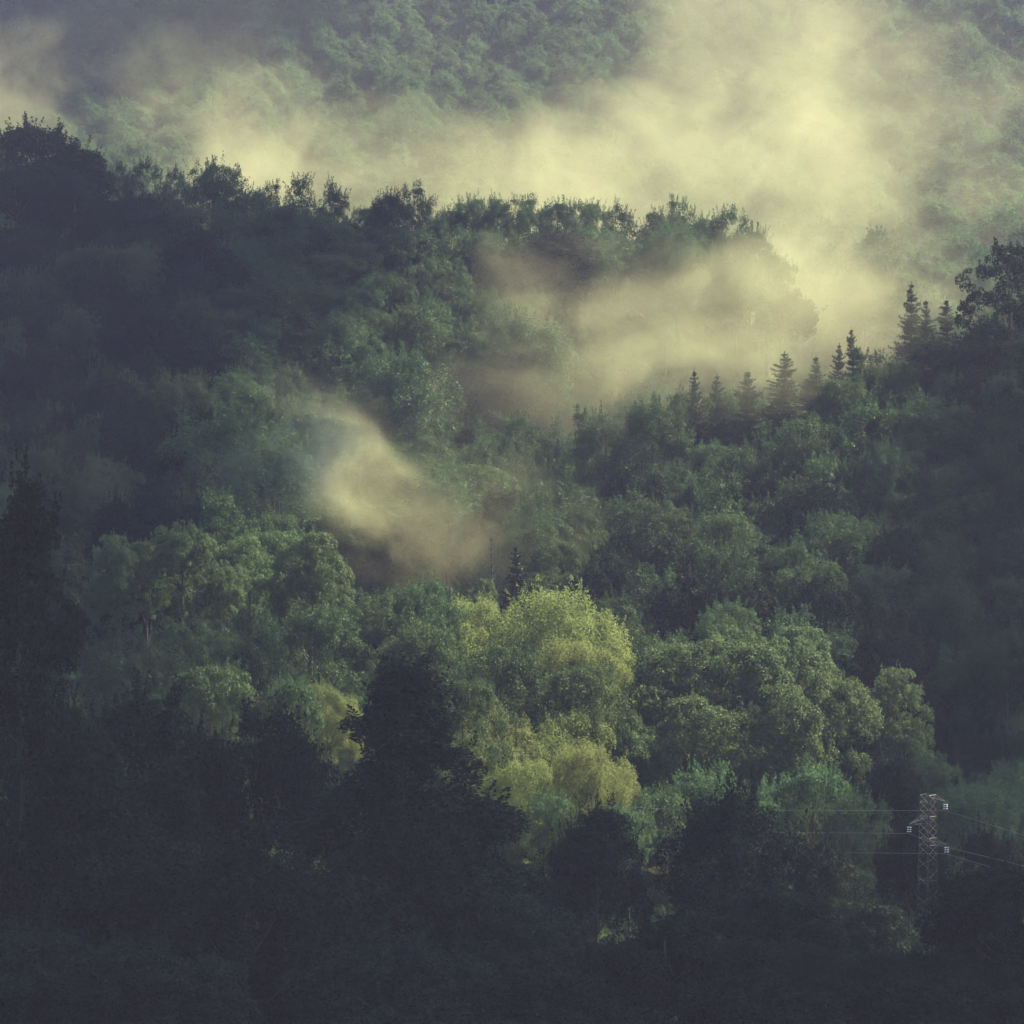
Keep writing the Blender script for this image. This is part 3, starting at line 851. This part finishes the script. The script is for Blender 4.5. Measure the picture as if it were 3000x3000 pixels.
# ------------------------------------------------------------------ mist
def mist_mat(name, density, feature, amp, aniso=-0.15, stretch=(1, 1, 1), seed=0.0, tilt=30.0, detail=5.0):
    m, N, L = new_mat(name)
    out = N.new('ShaderNodeOutputMaterial')
    def math_(op, a, b=None, c=None):
        n = N.new('ShaderNodeMath'); n.operation = op
        for i, v in enumerate((a, b, c)):
            if v is None: continue
            if isinstance(v, (int, float)): n.inputs[i].default_value = v
            else: L.new(v, n.inputs[i])
        return n.outputs[0]
    tc = N.new('ShaderNodeTexCoord')
    ln = N.new('ShaderNodeVectorMath'); ln.operation = 'LENGTH'; L.new(tc.outputs['Object'], ln.inputs[0])
    r = ln.outputs['Value']
    ge = N.new('ShaderNodeNewGeometry')
    m1 = N.new('ShaderNodeMapping'); m1.inputs['Rotation'].default_value = (0, R(tilt), 0)
    mp = N.new('ShaderNodeMapping')
    mp.inputs['Scale'].default_value = tuple(s / feature for s in stretch)
    mp.inputs['Location'].default_value = (seed, seed * 1.7, seed * 0.6)
    L.new(ge.outputs['Position'], m1.inputs[0]); L.new(m1.outputs[0], mp.inputs[0])
    nz = N.new('ShaderNodeTexNoise'); nz.inputs['Scale'].default_value = 1.0; nz.inputs['Detail'].default_value = detail
    nz.inputs['Roughness'].default_value = 0.60; nz.inputs['Distortion'].default_value = 0.7
    L.new(mp.outputs[0], nz.inputs['Vector'])
    s = math_('SUBTRACT', 1.0, math_('MULTIPLY', r, r))
    s = math_('ADD', math_('SUBTRACT', s, 0.45), math_('MULTIPLY', math_('SUBTRACT', nz.outputs[0], 0.5), amp))
    mr = N.new('ShaderNodeMapRange'); mr.interpolation_type = 'SMOOTHSTEP'
    mr.inputs[1].default_value = 0.0; mr.inputs[2].default_value = 0.95
    L.new(s, mr.inputs[0])
    ed = N.new('ShaderNodeMapRange'); ed.inputs[1].default_value = 1.0; ed.inputs[2].default_value = 0.75
    L.new(r, ed.inputs[0])
    d = math_('MULTIPLY', math_('MULTIPLY', mr.outputs[0], ed.outputs[0]), density)
    pv = N.new('ShaderNodeVolumePrincipled')
    pv.inputs['Color'].default_value = (0.97, 0.945, 0.62, 1)
    pv.inputs['Anisotropy'].default_value = aniso
    L.new(d, pv.inputs['Density'])
    L.new(pv.outputs[0], out.inputs['Volume'])
    return m

def mist(px, py, D, size, density, feature, amp, label, rot=(0, 0, 0), stretch=(0.85, 1, 1.05), seed=0.0, tilt=22.0):
    """A bank of mist: an ellipsoid (half axes in metres) whose density thins out unevenly to its rim."""
    V, F = [(0, 0, 1)], []
    nr, ns = 10, 20
    for i in range(1, nr):
        for k in range(ns):
            a, b = math.pi * i / nr, 2 * math.pi * k / ns
            V.append((math.sin(a) * math.cos(b), math.sin(a) * math.sin(b), math.cos(a)))
    V.append((0, 0, -1))
    for k in range(ns):
        F.append((0, 1 + k, 1 + (k + 1) % ns, 1 + (k + 1) % ns))
    me = bpy.data.meshes.new('mist')
    faces = [(0, 1 + k, 1 + (k + 1) % ns) for k in range(ns)]
    for i in range(nr - 2):
        for k in range(ns):
            a, b = 1 + i * ns + k, 1 + i * ns + (k + 1) % ns
            faces.append((a, a + ns, b + ns, b))
    last = len(V) - 1
    faces += [(last, 1 + (nr - 2) * ns + (k + 1) % ns, 1 + (nr - 2) * ns + k) for k in range(ns)]
    me.from_pydata(V, [], faces)
    o = link_mesh('mist', me, mist_mat('mist_air', density, feature, amp, -0.15, stretch, seed, tilt))
    o.location = at(px, py, D); o.scale = size; o.rotation_euler = [R(a) for a in rot]
    tag(o, label, 'mist', 'drifting banks of mist', 'stuff')
    return o

mist(1500, 570, 620, (92, 44, 24), 0.022, 24, 3.0, 'long bank of mist filling the valley behind the ridge', seed=1)
mist(2120, 400, 650, (58, 44, 36), 0.0112, 24, 3.2, 'brightest bank of mist, above the right end of the ridge', rot=(0, -20, 0), seed=2)
mist(2300, 60, 720, (34, 38, 50), 0.016, 24, 3.2, 'column of mist rising to the top of the picture', rot=(0, 14, 0), seed=2.9)
mist(60, 360, 690, (20, 26, 24), 0.014, 14, 3.2, 'wisp of mist rising above the black dome tree', rot=(0, 20, 0), seed=8.3)
mist(700, 380, 690, (34, 26, 25), 0.013, 15, 3.4, 'wisp of mist rising in the left half behind the ridge', rot=(0, 20, 0), seed=3.1)
mist(2680, 480, 650, (58, 46, 46), 0.0065, 18, 3.4, 'thin veil of mist over the right of the far hillside', seed=4.7)
mist(2400, 880, 512, (40, 20, 17), 0.017, 18, 2.8, 'mist lying in the valley left of the airy oak', seed=9.1)
mist(2000, 1005, 448, (48, 20, 15), 0.026, 13, 3.0, 'pocket of mist between ridge and right slope', rot=(0, -14, 0), seed=5.2)
mist(1650, 830, 470, (24, 16, 10), 0.016, 11, 3.2, 'thin mist among the crowns left of the mist pocket', rot=(0, -6, 0), seed=5.9)
mist(1010, 1355, 356, (14, 8, 7.5), 0.055, 5.5, 2.6, 'bright mist plume slanting down the gully above the willows', rot=(0, 50, 0), seed=6.4, tilt=-40)
mist(1160, 1490, 355, (26, 8, 10), 0.022, 7, 2.6, 'streak of mist running down from the bright plume', rot=(0, 42, 0), seed=13.4, tilt=-40)
mist(1420, 1600, 354, (30, 9, 13), 0.022, 8, 2.8, 'thin tail of the mist plume above the left willow', rot=(0, 34, 0), seed=14.9, tilt=-40)
mist(2290, 900, 472, (20, 14, 13), 0.024, 12, 2.6, 'mist swallowing the right end of the ridge', seed=10.3)
mist(2280, 1060, 394, (26, 5, 8), 0.018, 9, 2.8, 'thin mist drifting between the spruces', rot=(0, -16, 0), seed=11.7)
mist(1300, 120, 800, (150, 60, 50), 0.0010, 40, 1.8, 'even veil of mist over the far hillside', seed=12.9)
mist(300, 1440, 352, (11, 7, 4.5), 0.009, 7, 3.0, 'faint smoke of mist right of the ragged black fir', rot=(0, 45, 0), seed=7.1)
mist(720, 1480, 356, (19, 8, 9), 0.008, 8, 3.0, 'thin smoke of mist at the foot of the left hillside', seed=7.9)

# ------------------------------------------------------------------ haze (one even box of air)
def box_mesh(name, x0, x1, y0, y1, z0, z1):
    V = [(x, y, z) for z in (z0, z1) for y in (y0, y1) for x in (x0, x1)]
    F = [(0, 2, 3, 1), (4, 5, 7, 6), (0, 1, 5, 4), (2, 6, 7, 3), (0, 4, 6, 2), (1, 3, 7, 5)]
    me = bpy.data.meshes.new(name); me.from_pydata(V, [], F); return me
m, N, L = new_mat('haze_air')
o = N.new('ShaderNodeOutputMaterial'); pv = N.new('ShaderNodeVolumePrincipled')
pv.inputs['Color'].default_value = (0.55, 0.55, 1.0, 1)
pv.inputs['Density'].default_value = 0.00016
pv.inputs['Anisotropy'].default_value = 0.0
L.new(pv.outputs[0], o.inputs['Volume'])
haze = link_mesh('haze', box_mesh('haze', -720, 720, -130, 1520, Z_MIN - 1.0, Z_MAX + 22), m)
tag(haze, kind='stuff')

# ------------------------------------------------------------------ cloudlike blockers added out of view to shade parts of the valley
from mathutils import noise as mnoise
m, N, L = new_mat('shade_cloud_air')
o = N.new('ShaderNodeOutputMaterial'); pv = N.new('ShaderNodeVolumePrincipled')
pv.inputs['Color'].default_value = (0.98, 0.98, 0.98, 1)
pv.inputs['Density'].default_value = 0.09
pv.inputs['Anisotropy'].default_value = 0.3
L.new(pv.outputs[0], o.inputs['Volume'])
M['shade_cloud'] = m
def shade_cloud(px, py, D, size, seed, rot=0.0, lift=None, label='white cloudlike blocker added above the valley'):
    """A lumpy cloud on the sun's side of the given place."""
    p = at(px, py, D)
    top = Z_MAX + 22 + 30 + size[2] * 1.5
    c = p + SUN_DIR * ((top - p.z) / SUN_DIR.z)
    V = []
    nr, ns = 26, 52
    for i in range(nr + 1):
        for k in range(ns):
            a, b = math.pi * (i + 0.001) / (nr + 0.002), 2 * math.pi * k / ns
            d = Vector((math.sin(a) * math.cos(b), math.sin(a) * math.sin(b), math.cos(a)))
            q = d * 1.7 + Vector((seed * 7.1, seed * 3.3, 0))
            f = 1 + 0.34 * mnoise.noise(q) + 0.22 * mnoise.noise(q * 2.3) + 0.12 * mnoise.noise(q * 5.1)
            V.append((d.x * f * size[0], d.y * f * size[1], d.z * f * size[2] * (1 if d.z > 0 else 0.6)))
    F = [(i * ns + k, (i + 1) * ns + k, (i + 1) * ns + (k + 1) % ns, i * ns + (k + 1) % ns) for i in range(nr) for k in range(ns)]
    me = bpy.data.meshes.new('shade_cloud'); me.from_pydata(V, [], F)
    bm_caps = [tuple(range(ns)), tuple(nr * ns + k for k in range(ns))[::-1]]
    me2 = bpy.data.meshes.new('shade_cloud'); me2.from_pydata(V, [], F + bm_caps)
    c_ = link_mesh('shade_cloud', me2, M['shade_cloud'])
    c_.location = c; c_.rotation_euler = (0, 0, R(rot))
    tag(c_, label, 'shade_cloud', 'added shade blockers above the valley', 'stuff')
shade_cloud(1500, 2850, 202, (105, 54, 16), 1, label='wide cloudlike blocker added to shade the foreground firs')
shade_cloud(-90, 1150, 446, (36, 84, 15), 2, label='cloudlike blocker added to shade the left end of the ridge and its hillside')
shade_cloud(3200, 1700, 360, (27, 58, 13), 3, label='cloudlike blocker added to shade the right slope below the airy oak')
shade_cloud(-250, 200, 920, (82, 120, 20), 4, label='cloudlike blocker added to shade the left of the far hillside')
shade_cloud(-700, 2000, 285, (24, 45, 12), 5, label='cloudlike blocker added to shade the left valley floor')
shade_cloud(230, 1900, 284, (20, 20, 9), 6, label='small cloudlike blocker added to shade the trees before the left poplars')
shade_cloud(2980, 2300, 286, (12, 22, 8), 7, label='small cloudlike blocker added to shade the bushes behind the pylon')
shade_cloud(330, 1480, 368, (17, 26, 10), 8, label='cloudlike blocker added to shade the lower left hillside')
